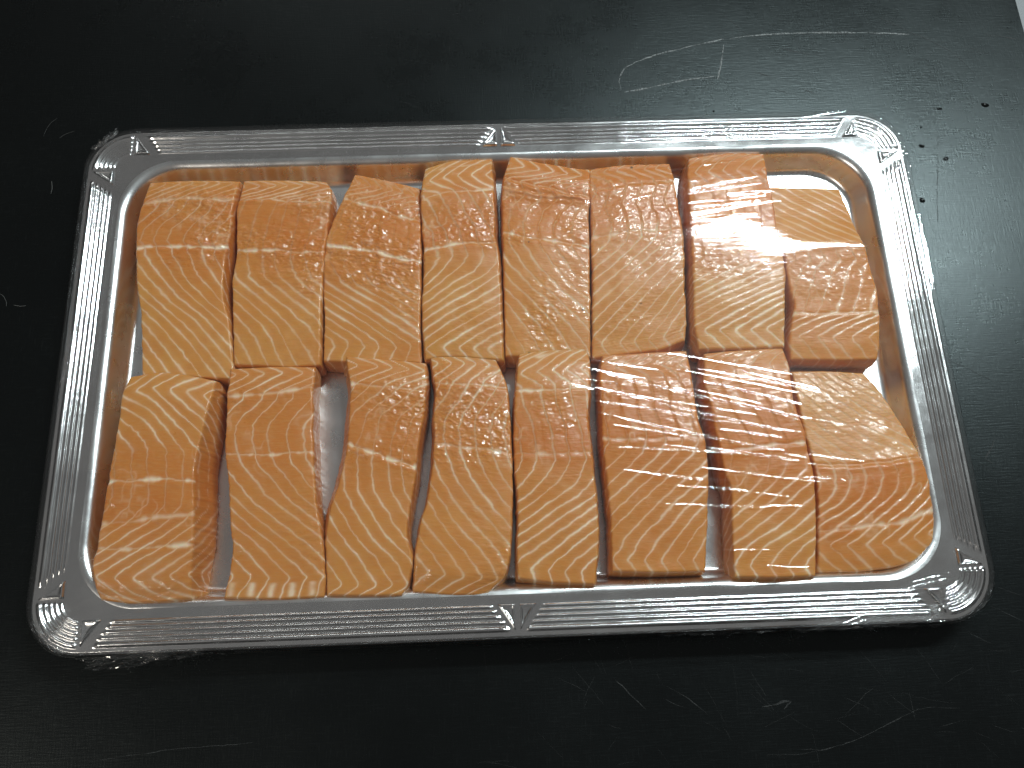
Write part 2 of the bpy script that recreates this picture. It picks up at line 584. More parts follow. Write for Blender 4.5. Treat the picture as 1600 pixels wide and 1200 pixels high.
# ------------------------------------------------------------------ salmon portions
OUTLINE = {  # mm/10 on the tray: top, right, bottom, left edge of the upper face
 1: [[(-2320,1297),(-2035,1303),(-1728,1289)],[(-1728,1289),(-1747,1121),(-1751,909),(-1772,726),(-1781,546),(-1774,434),(-1734,302),(-1706,107),(-1681,-103)],[(-2246,-67),(-1969,-85),(-1681,-103)],[(-2320,1297),(-2338,1178),(-2364,966),(-2323,537),(-2286,355),(-2246,-67)]],
 2: [[(-1703,1293),(-1446,1290),(-1159,1271)],[(-1159,1271),(-1111,1202),(-1125,960),(-1144,733),(-1158,383),(-1155,153),(-1158,-29)],[(-1687,-11),(-1349,-40),(-1158,-29)],[(-1703,1293),(-1726,1049),(-1704,737),(-1726,566),(-1712,336),(-1687,-11)]],
 3: [[(-970,1329),(-754,1273),(-534,1208)],[(-534,1208),(-531,1012),(-524,699),(-535,328),(-537,-34)],[(-1139,-1),(-1029,-13),(-793,-25),(-537,-34)],[(-970,1329),(-1046,1099),(-1131,857),(-1150,651),(-1140,317),(-1139,-1)]],
 4: [[(-499,1348),(-324,1397),(-50,1404)],[(-50,1404),(-46,1106),(-48,804),(-28,647),(-27,444),(-23,197),(-24,-43)],[(-509,-22),(-347,-11),(-154,-34),(-24,-43)],[(-499,1348),(-517,1203),(-527,1011),(-504,662),(-522,376),(-520,132),(-509,-22)]],
 5: [[(75,1420),(236,1370),(473,1319),(601,1305)],[(601,1305),(589,1120),(571,977),(550,596),(537,336),(516,-36)],[(-11,-13),(226,-26),(516,-36)],[(75,1420),(23,1264),(4,1085),(-1,715),(-2,358),(-11,-13)]],
 6: [[(597,1305),(852,1327),(1140,1333)],[(1140,1333),(1151,1224),(1158,1068),(1172,746),(1146,405),(1134,163),(1119,59)],[(527,-44),(744,-22),(969,0),(1119,59)],[(597,1305),(585,1120),(583,976),(566,596),(553,336),(527,-44)]],
 7: [[(1273,1363),(1535,1385),(1777,1378)],[(1777,1378),(1772,1210),(1782,958),(1777,764),(1787,588),(1793,451),(1764,300),(1729,-17)],[(1191,-16),(1463,-25),(1729,-17)],[(1273,1363),(1237,1226),(1227,956),(1209,657),(1190,319),(1172,140),(1191,-16)]],
 8: [[(1775,1166),(2031,1153),(2281,1136)],[(2281,1136),(2318,913),(2335,632),(2343,530),(2368,358),(2358,159),(2336,-18),(2307,-110)],[(1766,-92),(2075,-111),(2307,-110)],[(1775,1166),(1781,983),(1793,788),(1810,580),(1812,444),(1828,260),(1770,49),(1766,-92)]],
 9: [[(-2303,-78),(-2127,-55),(-1962,-77),(-1785,-120)],[(-1785,-120),(-1793,-231),(-1812,-344),(-1836,-483),(-1853,-612),(-1852,-790),(-1839,-964),(-1832,-1149),(-1840,-1293),(-1841,-1417)],[(-2352,-1409),(-2186,-1433),(-2008,-1429),(-1841,-1417)],[(-2303,-78),(-2332,-180),(-2334,-314),(-2340,-513),(-2358,-771),(-2366,-915),(-2377,-1114),(-2400,-1204),(-2383,-1326),(-2352,-1409)]],
 10: [[(-1704,-40),(-1427,-37),(-1185,-45)],[(-1185,-45),(-1187,-219),(-1170,-636),(-1142,-925),(-1103,-1113),(-1085,-1343),(-1094,-1435)],[(-1658,-1421),(-1338,-1440),(-1094,-1435)],[(-1704,-40),(-1706,-201),(-1694,-571),(-1662,-781),(-1643,-971),(-1622,-1127),(-1631,-1276),(-1658,-1421)]],
 11: [[(-998,16),(-761,-9),(-505,-43)],[(-505,-43),(-495,-160),(-508,-333),(-551,-587),(-568,-786),(-606,-978),(-621,-1105),(-588,-1231),(-610,-1382),(-653,-1444)],[(-1076,-1428),(-877,-1439),(-653,-1444)],[(-998,16),(-958,-215),(-977,-604),(-1015,-785),(-1070,-962),(-1088,-1117),(-1080,-1289),(-1076,-1428)]],
 12: [[(-477,-2),(-229,-10),(-79,-24)],[(-79,-24),(-17,-177),(-4,-264),(2,-504),(4,-740),(-10,-1015),(-30,-1251),(-60,-1366),(-180,-1462)],[(-592,-1425),(-386,-1451),(-180,-1462)],[(-477,-2),(-444,-232),(-458,-419),(-461,-673),(-505,-918),(-558,-1107),(-577,-1231),(-592,-1425)]],
 13: [[(73,1),(276,19),(480,29)],[(480,29),(511,-52),(494,-244),(471,-419),(474,-655),(489,-889),(492,-1112),(461,-1346),(448,-1425)],[(9,-1376),(201,-1408),(448,-1425)],[(73,1),(44,-229),(23,-472),(13,-725),(22,-872),(20,-1095),(7,-1253),(9,-1376)]],
 14: [[(591,-34),(843,-25),(1115,-18)],[(1115,-18),(1127,-178),(1128,-389),(1163,-648),(1153,-913),(1121,-1135),(1084,-1376)],[(552,-1356),(819,-1374),(1084,-1376)],[(591,-34),(559,-159),(550,-454),(548,-693),(560,-841),(561,-1085),(552,-1356)]],
 15: [[(1225,-38),(1463,-25),(1721,-17)],[(1721,-17),(1734,-128),(1726,-410),(1764,-585),(1764,-721),(1782,-804),(1769,-1000),(1738,-1254),(1713,-1425)],[(1249,-1415),(1491,-1427),(1713,-1425)],[(1225,-38),(1194,-218),(1214,-392),(1236,-619),(1252,-785),(1286,-917),(1260,-1140),(1252,-1299),(1249,-1415)]],
 16: [[(1759,-170),(1971,-177),(2200,-198)],[(2200,-198),(2288,-318),(2346,-461),(2408,-601),(2449,-738),(2473,-838),(2476,-986),(2468,-1149),(2449,-1265),(2418,-1330)],[(1744,-1397),(1974,-1406),(2217,-1382),(2418,-1330)],[(1759,-170),(1767,-317),(1772,-526),(1802,-723),(1811,-822),(1797,-996),(1768,-1236),(1744,-1397)]],
}

# per piece: zoom (y0, y1, width) used when reading the photo, H mm, line spacing, line run g(y), line strength, seams (y left, y right, strength, crease), profile, lean (l, r, t, b) mm, tone(y), wet(y)
SPEC = {
 1: dict(z=(75, 1160, 510), H=23, s=77, g=[(75,330),(95,370),(200,130),(270,100),(370,0),(440,-25),(470,0),(500,5),(560,40),(640,95),(690,145),(770,225),(880,350),(1000,460),(1160,590)],
         vis=[(75,.55),(200,.6),(260,.55),(450,.4),(500,.8),(1160,.75)], seams=[(205,190,.45,.8),(470,470,.95,.5)], prof=[(0,.86),(.1,.98),(.35,1.04),(.6,.97),(1,.86)],
         lean=(1,3,1,1), tone=[(75,.4),(200,.7),(460,.8),(700,.2),(1160,.05)], wet=[(75,.1),(220,.8),(330,.7),(480,.5),(620,.25),(1160,.08)]),
 2: dict(z=(65, 1100, 500), H=23, s=85, g=[(65,-120),(105,0),(150,-130),(200,-330),(480,-400),(490,-400),(560,-390),(640,-350),(720,-250),(800,-140),(900,-30),(1000,40),(1100,100)],
         vis=[(65,.8),(190,.75),(220,.25),(480,.15),(600,.45),(680,.8),(1100,.55)], seams=[(190,215,.6,1.2),(490,500,.75,.4)], prof=[(0,.84),(.13,.97),(.18,1.0),(.4,1.03),(.7,.98),(1,.86)],
         lean=(0,1,1,1), tone=[(65,.5),(200,.8),(480,.75),(700,.25),(1100,.05)], wet=[(65,.15),(190,.8),(300,.55),(520,.8),(700,.4),(1100,.15)]),
 3: dict(z=(60, 1110, 530), H=23, s=85, g=[(65,-100),(120,0),(220,-250),(300,-300),(500,-300),(600,-300),(700,-240),(800,-40),(900,130),(1000,300),(1030,320),(1060,300),(1110,280)],
         vis=[(60,.5),(220,.45),(300,.12),(620,.12),(720,.75),(1110,.7)], seams=[(215,290,.6,.9),(500,540,1.0,.5)], prof=[(0,.78),(.15,.93),(.35,1.03),(.6,1.0),(1,.84)],
         lean=(1,1,2,1), tone=[(60,.75),(300,.8),(600,.7),(800,.25),(1110,.05)], wet=[(60,.3),(200,.7),(400,.8),(560,.9),(740,.5),(900,.15),(1110,.1)]),
 4: dict(z=(30, 1130, 430), H=25, s=86, g=[(30,180),(70,90),(140,0),(200,80),(230,150),(240,150),(300,180),(400,230),(450,270),(525,270),(560,290),(600,295),(640,270),(690,220),(750,120),(820,0),(900,-150),(1000,-330),(1080,-470),(1130,-420)],
         vis=[(30,.8),(230,.9),(260,.8),(450,.5),(520,.45),(600,.6),(700,.8),(1130,.9)], seams=[(245,228,.95,.4),(535,525,.95,.7),(75,60,.4,.3)], prof=[(0,.80),(.1,.97),(.2,1.03),(.45,1.0),(.8,.97),(1,.86)],
         lean=(2,3,2,1), tone=[(30,.2),(230,.6),(480,.95),(600,.5),(750,.1),(1130,.0)], wet=[(30,.12),(200,.2),(300,.6),(480,.6),(600,.15),(1130,.3)]),
 5: dict(z=(50, 1110, 470), H=24, s=85, g=[(45,-80),(100,0),(150,-120),(190,-260),(270,-220),(340,-290),(440,-320),(490,-310),(540,-310),(600,-270),(660,-230),(760,-130),(850,-10),(950,90),(1050,160),(1110,190)],
         vis=[(45,.8),(180,.6),(260,.35),(480,.3),(560,.7),(1110,.6)], seams=[(190,225,.3,1.6),(262,255,.25,-1.4),(490,520,.75,.5)], prof=[(0,.86),(.1,1.0),(.2,.97),(.4,1.03),(.7,.98),(1,.85)],
         lean=(1,0,1,1), tone=[(45,.7),(200,.95),(460,.8),(650,.3),(1110,.05)], wet=[(45,.1),(200,.6),(480,.7),(640,.3),(800,.25),(900,.6),(1110,.25)], specks=[(.30,.45,.9),(.92,.77,1.3),(.28,.985,1.2)]),
 6: dict(z=(60, 1110, 500), H=24, s=83, g=[(60,60),(95,0),(150,120),(200,150),(300,100),(380,130),(470,120),(500,120),(560,60),(700,-130),(850,-310),(1000,-480),(1050,-520),(1110,-470)],
         vis=[(60,.5),(200,.3),(400,.25),(470,.75),(700,.7),(1110,.6)], seams=[(470,465,.5,.3),(205,190,.25,.5)], prof=[(0,.86),(.12,.99),(.4,1.02),(.7,.98),(1,.82)],
         lean=(0,1,1,1), tone=[(60,.9),(400,.95),(520,.5),(800,.1),(1110,.05)], wet=[(60,.15),(300,.6),(480,.35),(700,.15),(900,.5),(1110,.5)], specks=[(.52,.02,1.2),(.51,.765,.7)]),
 7: dict(z=(40, 1115, 490), H=26, s=88, g=[(40,900),(90,770),(155,700),(220,790),(300,800),(640,830),(660,800),(700,720),(800,500),(900,250),(1020,0),(1115,110)],
         vis=[(40,.6),(220,.5),(280,.12),(660,.2),(740,.8),(1115,.85)], seams=[(235,225,.3,.4)], prof=[(0,.86),(.12,1.0),(.45,1.02),(.8,.98),(1,.86)],
         lean=(2,0,1,1), tone=[(40,.8),(400,.9),(660,.6),(800,.1),(1115,.0)], wet=[(40,.1),(300,.7),(500,.7),(700,.7),(780,.2),(1115,.15)]),
 8: dict(z=(80, 1060, 430), H=25, s=80, g=[(80,-560),(450,0),(470,30),(540,50),(580,0),(760,-90),(820,-110),(880,-260),(945,-360),(1040,-280),(1110,-200)],
         vis=[(80,.42),(430,.45),(470,.4),(560,.5),(800,.55),(1110,.4)], seams=[(470,440,.12,1.2),(825,815,.6,.4)], prof=[(0,.58),(.2,.70),(.30,.84),(.37,1.03),(.45,1.0),(.75,.93),(.93,.86),(1,.78)],
         lean=(2,1,1,-1), tone=[(80,.0),(430,.1),(470,.6),(800,.6),(900,.4),(1110,.3)], wet=[(80,.12),(300,.2),(420,.35),(520,.6),(700,.6),(830,.3),(1110,.1)]),
 9: dict(z=(45, 1140, 440), H=26, s=84, g=[(45,120),(135,0),(170,50),(250,170),(330,280),(440,390),(580,400),(600,400),(700,400),(780,330),(880,180),(900,150),(1030,-50),(1100,40),(1155,180)],
         vis=[(45,.9),(400,.8),(460,.35),(580,.25),(700,.3),(800,.6),(900,.8),(1155,.75)], seams=[(590,585,1.0,.6),(905,890,.75,.4),(790,745,.5,.2)], prof=[(0,.86),(.1,.99),(.5,1.03),(.77,1.0),(.93,.9),(1,.72)],
         lean=(0,7,2,2), tone=[(45,.05),(300,.15),(480,.7),(700,.8),(900,.5),(1140,.3)], wet=[(45,.06),(400,.2),(560,.35),(750,.3),(900,.1),(1140,.25)]),
 10: dict(z=(35, 1155, 430), H=24, s=84, g=[(35,-80),(70,0),(120,-90),(170,-190),(210,-200),(290,-280),(340,-310),(400,-315),(470,-300),(530,-290),(600,-240),(680,-180),(780,-60),(900,70),(1000,180),(1060,240),(1090,225),(1155,205)],
         vis=[(35,.8),(170,.8),(210,.7),(450,.65),(500,.85),(850,.55),(1040,.8),(1155,1)], seams=[(190,155,.6,.6),(485,480,.95,.3)], prof=[(0,.86),(.12,.99),(.35,1.03),(.7,.97),(1,.84)],
         lean=(1,0,1,1), tone=[(35,.4),(200,.75),(460,.75),(650,.4),(1155,.15)], wet=[(35,.08),(170,.4),(300,.25),(500,.15),(900,.25),(1155,.2)], fatend=.93),
 11: dict(z=(60, 1170, 370), H=25, s=75, g=[(60,-100),(105,0),(185,-165),(200,-190),(240,-220),(350,-350),(500,-380),(570,-370),(700,-330),(800,-240),(900,-160),(1000,-80),(1110,0),(1130,0),(1170,-60)],
         vis=[(60,.9),(200,.85),(260,.45),(480,.2),(560,.5),(650,.75),(1170,.85)], seams=[(205,215,.9,.5),(490,580,.95,.8)], prof=[(0,.84),(.13,1.0),(.4,1.03),(.7,.97),(1,.84)],
         lean=(7,1,1,1), tone=[(60,.35),(220,.7),(500,.7),(650,.5),(850,.1),(1170,.0)], wet=[(60,.12),(180,.5),(300,.9),(520,.7),(650,.3),(1000,.2),(1170,.2)]),
 12: dict(z=(50, 1170, 390), H=25, s=77, g=[(50,-70),(90,0),(190,-160),(205,-165),(280,-220),(350,-280),(420,-300),(500,-295),(540,-290),(640,-240),(740,-150),(850,-40),(950,60),(1080,170),(1170,80)],
         vis=[(50,.85),(200,.85),(280,.6),(460,.4),(540,.8),(900,.6),(1170,.75)], seams=[(200,215,.85,.5),(495,525,.8,.4)], prof=[(0,.84),(.13,1.0),(.4,1.02),(.7,.97),(.9,.95),(1,.75)],
         lean=(3,0,1,2), tone=[(50,.3),(220,.65),(480,.65),(650,.3),(1000,.1),(1170,.3)], wet=[(50,.12),(190,.6),(320,.9),(480,.6),(620,.2),(880,.3),(1000,.7),(1170,.3)]),
 13: dict(z=(40, 1150, 370), H=26, s=76, g=[(40,230),(80,115),(160,0),(240,105),(270,105),(440,155),(500,160),(560,165),(590,170),(640,150),(700,110),(760,40),(850,-90),(950,-230),(1050,-360),(1100,-400),(1150,-380)],
         vis=[(40,.85),(250,.9),(280,.7),(460,.5),(560,.55),(620,.8),(1150,.85)], seams=[(258,258,1.0,.4),(565,560,.45,.3),(85,50,.5,.2)], prof=[(0,.78),(.08,.95),(.2,1.03),(.5,1.0),(.8,.96),(1,.86)],
         lean=(1,3,2,1), tone=[(40,.1),(250,.5),(480,1.0),(560,.9),(700,.4),(1150,.1)], wet=[(40,.06),(250,.2),(430,.6),(560,.2),(1150,.1)]),
 14: dict(z=(60, 1090, 430), H=25, s=76, g=[(60,150),(125,0),(180,80),(250,100),(500,120),(560,90),(700,-60),(850,-220),(950,-310),(1040,-370),(1090,-330)],
         vis=[(60,.6),(200,.4),(300,.15),(470,.3),(540,.65),(1090,.6)], seams=[(480,490,.5,.3)], prof=[(0,.86),(.15,1.0),(.42,1.03),(.75,.97),(1,.9)],
         lean=(1,0,1,1), tone=[(60,.7),(300,.9),(500,.9),(700,.5),(1090,.4)], wet=[(60,.2),(200,.6),(450,.5),(600,.15),(900,.2),(1090,.12)]),
 15: dict(z=(45, 1115, 375), H=26, s=84, g=[(45,150),(80,50),(130,0),(200,20),(530,100),(640,60),(700,0),(800,-130),(900,-260),(980,-390),(1070,-470),(1115,-440)],
         vis=[(45,.5),(150,.5),(230,.15),(600,.2),(760,.7),(1115,.8)], seams=[(545,520,.7,.7),(235,225,.3,.5)], prof=[(0,.80),(.1,.95),(.3,1.03),(.6,1.0),(1,.9)],
         lean=(1,0,1,1), tone=[(45,.5),(300,.85),(600,.85),(800,.4),(1115,.2)], wet=[(45,.25),(150,.7),(300,.6),(550,.6),(800,.25),(1115,.12)]),
 16: dict(z=(80, 1110, 560), H=21, s=80, g=[(80,-600),(580,0),(610,0),(660,10),(740,-20),(780,-60),(890,-230),(910,-240),(985,-350),(1040,-300),(1120,-200)],
         vis=[(80,.45),(560,.45),(600,.6),(1110,.55)], seams=[(585,595,.15,1.0),(915,885,.6,.3)], prof=[(0,.95),(.3,.99),(.45,1.03),(.51,1.07),(.6,1.07),(.8,.98),(.94,.90),(1,.78)],
         lean=(1,1,1,1), tone=[(80,.0),(560,.15),(610,.8),(900,.85),(1000,.5),(1110,.3)], wet=[(80,.9),(250,.6),(420,.3),(580,.3),(720,.8),(860,.3),(1110,.15)]),
}
LABEL = {
 1: 'salmon portion at the top left corner of the tray, broad with a flat lower half',
 2: 'salmon portion second from the left in the upper row, glossy along its right edge',
 3: 'salmon portion third from the left in the upper row, narrowing to a slanted top',
 4: 'salmon portion fourth from left in the upper row, nested white chevrons at its top',
 5: 'salmon portion fifth from left in the upper row, stepped notch near its top',
 6: 'salmon portion sixth from left in the upper row, pressed against its left neighbour',
 7: 'salmon portion under the bright film glare, second from right in the upper row',
 8: 'salmon portion at the top right corner, pale smooth upper half, thick lower half',
 9: 'salmon portion at the bottom left corner, thick with its cut right side showing',
 10: 'salmon portion second from left in the lower row, white fat bars along its end',
 11: 'curved salmon portion third from left in the lower row, bare tray on both sides',
 12: 'salmon portion fourth from left in the lower row, end slanting off at right',
 13: 'narrow salmon portion in the lower row with a straight white seam near its top',
 14: 'salmon portion third from right in the lower row, crossed by film streaks',
 15: 'salmon portion second from right in the lower row, leaning right beside a dark gap',
 16: 'broad salmon portion at the bottom right corner with a pale rounded upper half',
}


def resample(pts, n, blur=2.2):
    p = np.asarray(pts, float) * 1e-4
    d = np.r_[0, np.cumsum(np.linalg.norm(np.diff(p, axis=0), axis=1))]
    t = np.linspace(0, d[-1], n)
    out = []
    for k in (0, 1):
        a = np.interp(t, d, p[:, k]); lin = a[0] + (a[-1] - a[0]) * np.linspace(0, 1, n)
        b = gblur(np.pad(a - lin, 40, mode='constant'), blur)[40:-40]
        b *= np.minimum(1, np.minimum(np.arange(n), np.arange(n)[::-1]) / 3.0)
        out.append(lin + b)
    return np.stack(out, 1)


NU, NV = 112, 232
TOPPTS = []


def make_portion(k):
    sp = SPEC[k]
    T, Rr, B, L = OUTLINE[k]
    T = resample(T, NU, 3); B = resample(B, NU, 3); Rr = resample(Rr, NV, 4); L = resample(L, NV, 4)
    # ragged knife-cut edges
    for e, sd in ((Rr, 1), (L, 2)):
        w = np.linspace(0, 1, NV)
        env = np.minimum(1, np.minimum(w, 1 - w) * 12)
        e[:, 0] += env * (0.00055 * fbm(w * 14, k * 7.3 + sd, 40 + sd, 3) + 0.00022 * vnoise(w * 75, k * 3.3 + sd, 50 + sd))
    u = np.linspace(0, 1, NU)[None, :, None]; v = np.linspace(0, 1, NV)[:, None, None]
    P = (1 - v) * T[None] + v * B[None] + (1 - u) * L[:, None] + u * Rr[:, None] \
        - ((1 - u) * (1 - v) * T[0] + u * (1 - v) * T[-1] + (1 - u) * v * B[0] + u * v * B[-1])
    U, Vv = np.meshgrid(np.linspace(0, 1, NU), np.linspace(0, 1, NV))
    W = np.linalg.norm(Rr - L, axis=1).mean(); Ln = np.linalg.norm(B.mean(0) - T.mean(0))
    y0, y1, wpx = sp['z']
    H = sp['H'] * 1e-3
    ynorm = lambda y: (y - y0) / (y1 - y0)
    # skirt: rings below the border of the upper face
    def ring(A):
        return np.concatenate([A[0, :-1], A[:-1, -1], A[-1, :0:-1], A[:0:-1, 0]])
    rU, rV = ring(U), ring(Vv)
    rP = ring(P)
    nr = len(rU)
    outn = np.zeros((nr, 2)); side = np.zeros(nr, int)
    tan = np.roll(rP, -1, 0) - np.roll(rP, 1, 0)
    outn = np.c_[tan[:, 1], -tan[:, 0]]; outn /= np.linalg.norm(outn, axis=1)[:, None] + 1e-9
    cen = rP.mean(0)
    if ((rP - cen) * outn).sum() < 0: outn = -outn
    # smooth normals round the corners
    for _ in range(10): outn = (np.roll(outn, 1, 0) + outn + np.roll(outn, -1, 0)) / 3
    lean = np.array(sp['lean']) * 1e-3
    wl = np.clip(1 - rU * 8, 0, 1); wr = np.clip(1 - (1 - rU) * 8, 0, 1); wt = np.clip(1 - rV * 12, 0, 1); wb = np.clip(1 - (1 - rV) * 12, 0, 1)
    sw = wl + wr + wt + wb + 1e-6
    ln = (wl * lean[0] + wr * lean[1] + wt * lean[2] + wb * lean[3]) / sw
    mid = np.sin(math.pi * np.clip(rV, 0, 1)) ** 0.7
    ln = ln * np.where((wt + wb) > .5, 1, 0.35 + 0.65 * mid)
    # ---- height of the upper face
    prof = gblur(np.interp(np.linspace(0, 1, NV), *zip(*sp['prof'])), 5)[:, None]
    hz = H * prof * np.ones((1, NU))
    hz = hz - 0.0008 * (np.abs(U - 0.5) * 2) ** 3
    hz = hz + 0.0007 * fbm(U * W * 45 + k * 11, Vv * Ln * 45, 60, 3)
    # ---- run of the white lines
    yy = y0 + np.linspace(0, 1, NV) * (y1 - y0)
    gv = gblur(np.interp(yy, *zip(*sorted(sp['g']))), 1.3) / wpx
    s = sp['s'] / wpx

    def pattern(u_, v_):
        g = np.interp(v_, np.linspace(0, 1, NV), gv)
        gp = np.interp(v_, np.linspace(0, 1, NV), np.gradient(gv, 1 / (NV - 1)))
        warp = 0.12 * s * vnoise(u_ * W * 55 + k * 5, v_ * Ln * 55, 70) + 0.06 * s * vnoise(u_ * W * 190, v_ * Ln * 190 + k, 71) + 0.035 * s * vnoise(u_ * W * 500, v_ * Ln * 500 + k, 72)
        ph = (u_ - g + warp) / s + k * 0.37
        idx = np.round(ph)
        jit = (hash2(idx, idx * 0 + k, 3) - 0.5) * 0.16
        fr = np.abs(ph - idx - jit)
        dist = fr * s * W / np.sqrt(1 + (gp * W / Ln) ** 2)
        wid = (0.00028 + 0.00042 * (hash2(idx, idx * 0 + k, 9))) * (1 + 0.50 * vnoise(u_ * W * 120, v_ * Ln * 120 + 3 * k, 73))
        m = np.exp(-(dist / wid) ** 2)
        m2 = 0.14 * np.exp(-(dist / (wid * 3.0)) ** 2)
        vis = np.interp(y0 + v_ * (y1 - y0), *zip(*sp['vis']))
        dsg = ph - idx - jit
        saw = np.tanh(dsg / 0.07) * np.clip(1 - 2 * np.abs(dsg), 0, 1)
        br = 0.92 + 0.30 * vnoise(u_ * W * 80 + 31, v_ * Ln * 80 + 7 * k, 74)
        return np.clip(np.maximum(m, m2) * vis * np.clip(br, 0.4, 1.2) * (0.85 + 0.4 * hash2(idx, idx * 0 + k, 12)), 0, 1), saw

    fat, saw = pattern(U, Vv)
    crease = np.zeros_like(hz)
    for q, (ya, yb, st, cr) in enumerate(sp['seams']):
        vc = ynorm(ya + (yb - ya) * U) + 0.014 * fbm(U * W * 70, k + q * 3.0, 80, 4)
        dd = (Vv - vc) * Ln
        blob = 0.10 + 1.25 * np.clip(vnoise(U * W * 130 + q * 9, k * 2.0 + q, 81) * 0.8 + vnoise(U * W * 330 + q * 9, k * 2.0 + q, 83) * 0.5 + 0.25, 0, 1)
        wid = 0.00055 * (0.65 + 1.7 * blob)
        fat = np.maximum(fat, np.clip(st * (0.35 + 0.75 * blob), 0, 1) * np.exp(-(dd / wid) ** 2))
        crease += -0.00055 * cr * np.exp(-(dd / 0.0011) ** 2) + 0.00040 * abs(cr) * np.exp(-((dd - 0.0026) / 0.0020) ** 2)
        if abs(cr) > 1:      # a real step in the flesh
            crease += 0.0009 * np.sign(cr) * (sstep(-0.0012, 0.0012, dd) - 0.5) * np.exp(-(dd / 0.012) ** 2)
    # connective shreds in the red band round the seam
    midz = np.clip(np.interp(y0 + Vv * (y1 - y0), *zip(*sp['tone'])) - 0.35, 0, 1) * 1.5
    sh = (1 - np.abs(fbm(U * W * 150 + k * 3, Vv * Ln * 110, 86, 2))) ** 9 * np.clip(fbm(U * W * 60, Vv * Ln * 60 + k, 87, 2) * 2.2, 0, 1)
    fat = np.maximum(fat, 0.38 * np.clip(sh * 1.4, 0, 1) * np.clip(midz, 0, 1))
    if 'fatend' in sp:
        band = sstep(sp['fatend'], sp['fatend'] + .012, Vv) * sstep(1.0, .985, Vv)
        xs = (U - 0.055) / 0.205
        bars = np.exp(-((xs - np.round(xs)) / 0.16) ** 2)
        fat = np.maximum(fat, 0.9 * band * np.clip(bars * (0.8 + 0.5 * vnoise(U * W * 300, Vv * Ln * 300, 82)), 0, 1))
    wet = np.interp(y0 + Vv * (y1 - y0), *zip(*sp['wet'])) * np.clip(0.6 + 1.0 * fbm(U * W * 42 + 3 * k, Vv * Ln * 42, 90, 2), 0.04, 1.1)
    tone = np.clip(np.interp(y0 + Vv * (y1 - y0), *zip(*sp['tone'])) + 0.28 * fbm(U * W * 35, Vv * Ln * 50 + k, 91, 2), 0, 1)
    wet = wet * ({16: 0.2}.get(k, 0.42) if k in (6, 7, 8, 14, 15, 16) else 1.25 if k in (1, 2, 3, 9, 10) else 1.0)
    # muscle blocks swell a little between the lines, softly torn in the wet zone
    hz = hz + crease - 0.00022 * fat + saw * (0.00008 + 0.00030 * np.clip(midz, 0, 1)) + 0.00034 * wet * fbm(U * W * 210 + k, Vv * Ln * 260, 92, 2) + 0.0008 * wet * fbm(U * W * 85 + k, Vv * Ln * 95, 95, 2)
    speck = np.zeros_like(hz)
    for (su, sv, r) in sp.get('specks', []):
        dd = np.hypot((U - su) * W, (Vv - sv) * Ln) * (1 + 0.5 * vnoise(U * W * 900, Vv * Ln * 900, 93))
        speck = np.maximum(speck, 0.85 * np.exp(-(dd / (r * 1e-3 * 0.6)) ** 4))
    # rounded shoulder to the cut sides
    dw = np.minimum(np.minimum(U * W, (1 - U) * W), np.minimum(Vv * Ln, (1 - Vv) * Ln))
    r = 0.0014
    dq = np.clip(1 - dw / r, 0, 1)
    hz = hz - 0.0010 * (1 - np.sqrt(np.clip(1 - dq ** 2, 0, 1)))
    zt = ZFLOOR + hz
    top = np.c_[P.reshape(-1, 2), zt.ravel()]
    zr = ring(zt)
    K = 20
    rings, ru, rv = [], [], []
    for q in range(1, K + 1):
        t = q / K
        off = ln * t + 0.0007 * math.sin(math.pi * t) + 0.00035 * fbm(np.arange(nr) * 0.06, t * 1.5 + k, 94, 3) * math.sin(math.pi * min(1, t * 1.2))
        if q == K: off = off - 0.0006
        xy = rP + outn * off[:, None]
        z = zr + (ZFLOOR + 0.0004 - zr) * t
        rings.append(np.c_[xy, z])
        dep = t * sp['H'] * 1e-3
        ru.append(rU + (wr - wl) * dep * 0.9 / W); rv.append(rV + (wb - wt) * dep * 0.6 / Ln + 0.10 * (wr + wl) * dep / Ln)
    V = np.concatenate([top] + rings)
    gi = np.arange(NU * NV).reshape(NV, NU)
    Qt = np.stack([gi[1:, :-1], gi[1:, 1:], gi[:-1, 1:], gi[:-1, :-1]], -1).reshape(-1, 4)
    ri = ring(gi); Qs = []
    prev = ri
    base0 = NU * NV
    for q in range(K):
        cur = base0 + q * nr + np.arange(nr)
        Qs.append(np.c_[prev, np.roll(prev, -1), np.roll(cur, -1), cur])
        prev = cur
    # winding follows the upper face
    Q = np.concatenate([Qt] + Qs)
    faces = Q.tolist() + [prev[::-1].tolist()]
    o = mesh_np('salmon_portion', V, faces, M_SALMON)
    U2 = np.concatenate([U.ravel()] + ru); V2 = np.concatenate([Vv.ravel()] + rv)
    fats = np.concatenate([fat.ravel()] + [pattern(a, np.clip(b, 0, 1))[0] * 0.9 for a, b in zip(ru, rv)])
    fattr(o, 'fat', fats)
    fattr(o, 'tone', np.concatenate([tone.ravel()] + [np.clip(ring(tone) + 0.25, 0, 1)] * K))
    fattr(o, 'wet', np.concatenate([np.clip(wet, 0, 1).ravel()] + [np.full(nr, 0.03)] * K))
    fattr(o, 'speck', np.concatenate([speck.ravel()] + [np.zeros(nr)] * K))
    me = o.data
    uvl = me.uv_layers.new(name='UVMap')
    li = np.empty(len(me.loops), np.int32); me.loops.foreach_get('vertex_index', li)
    uvw = np.c_[U2 * W + k, V2 * Ln]
    uvl.data.foreach_set('uv', uvw[li].astype(np.float32).ravel())
    # origin under the piece
    c = np.array([rP[:, 0].mean(), rP[:, 1].mean(), ZFLOOR])
    me.transform(Matrix.Translation(Vector(-c)))
    o.location = c
    tag(o, LABEL[k], 'salmon fillet', 'raw salmon portions laid out in two rows on the tray')
    TOPPTS.append(top)
    return o


portions = [make_portion(k) for k in range(1, 17)]

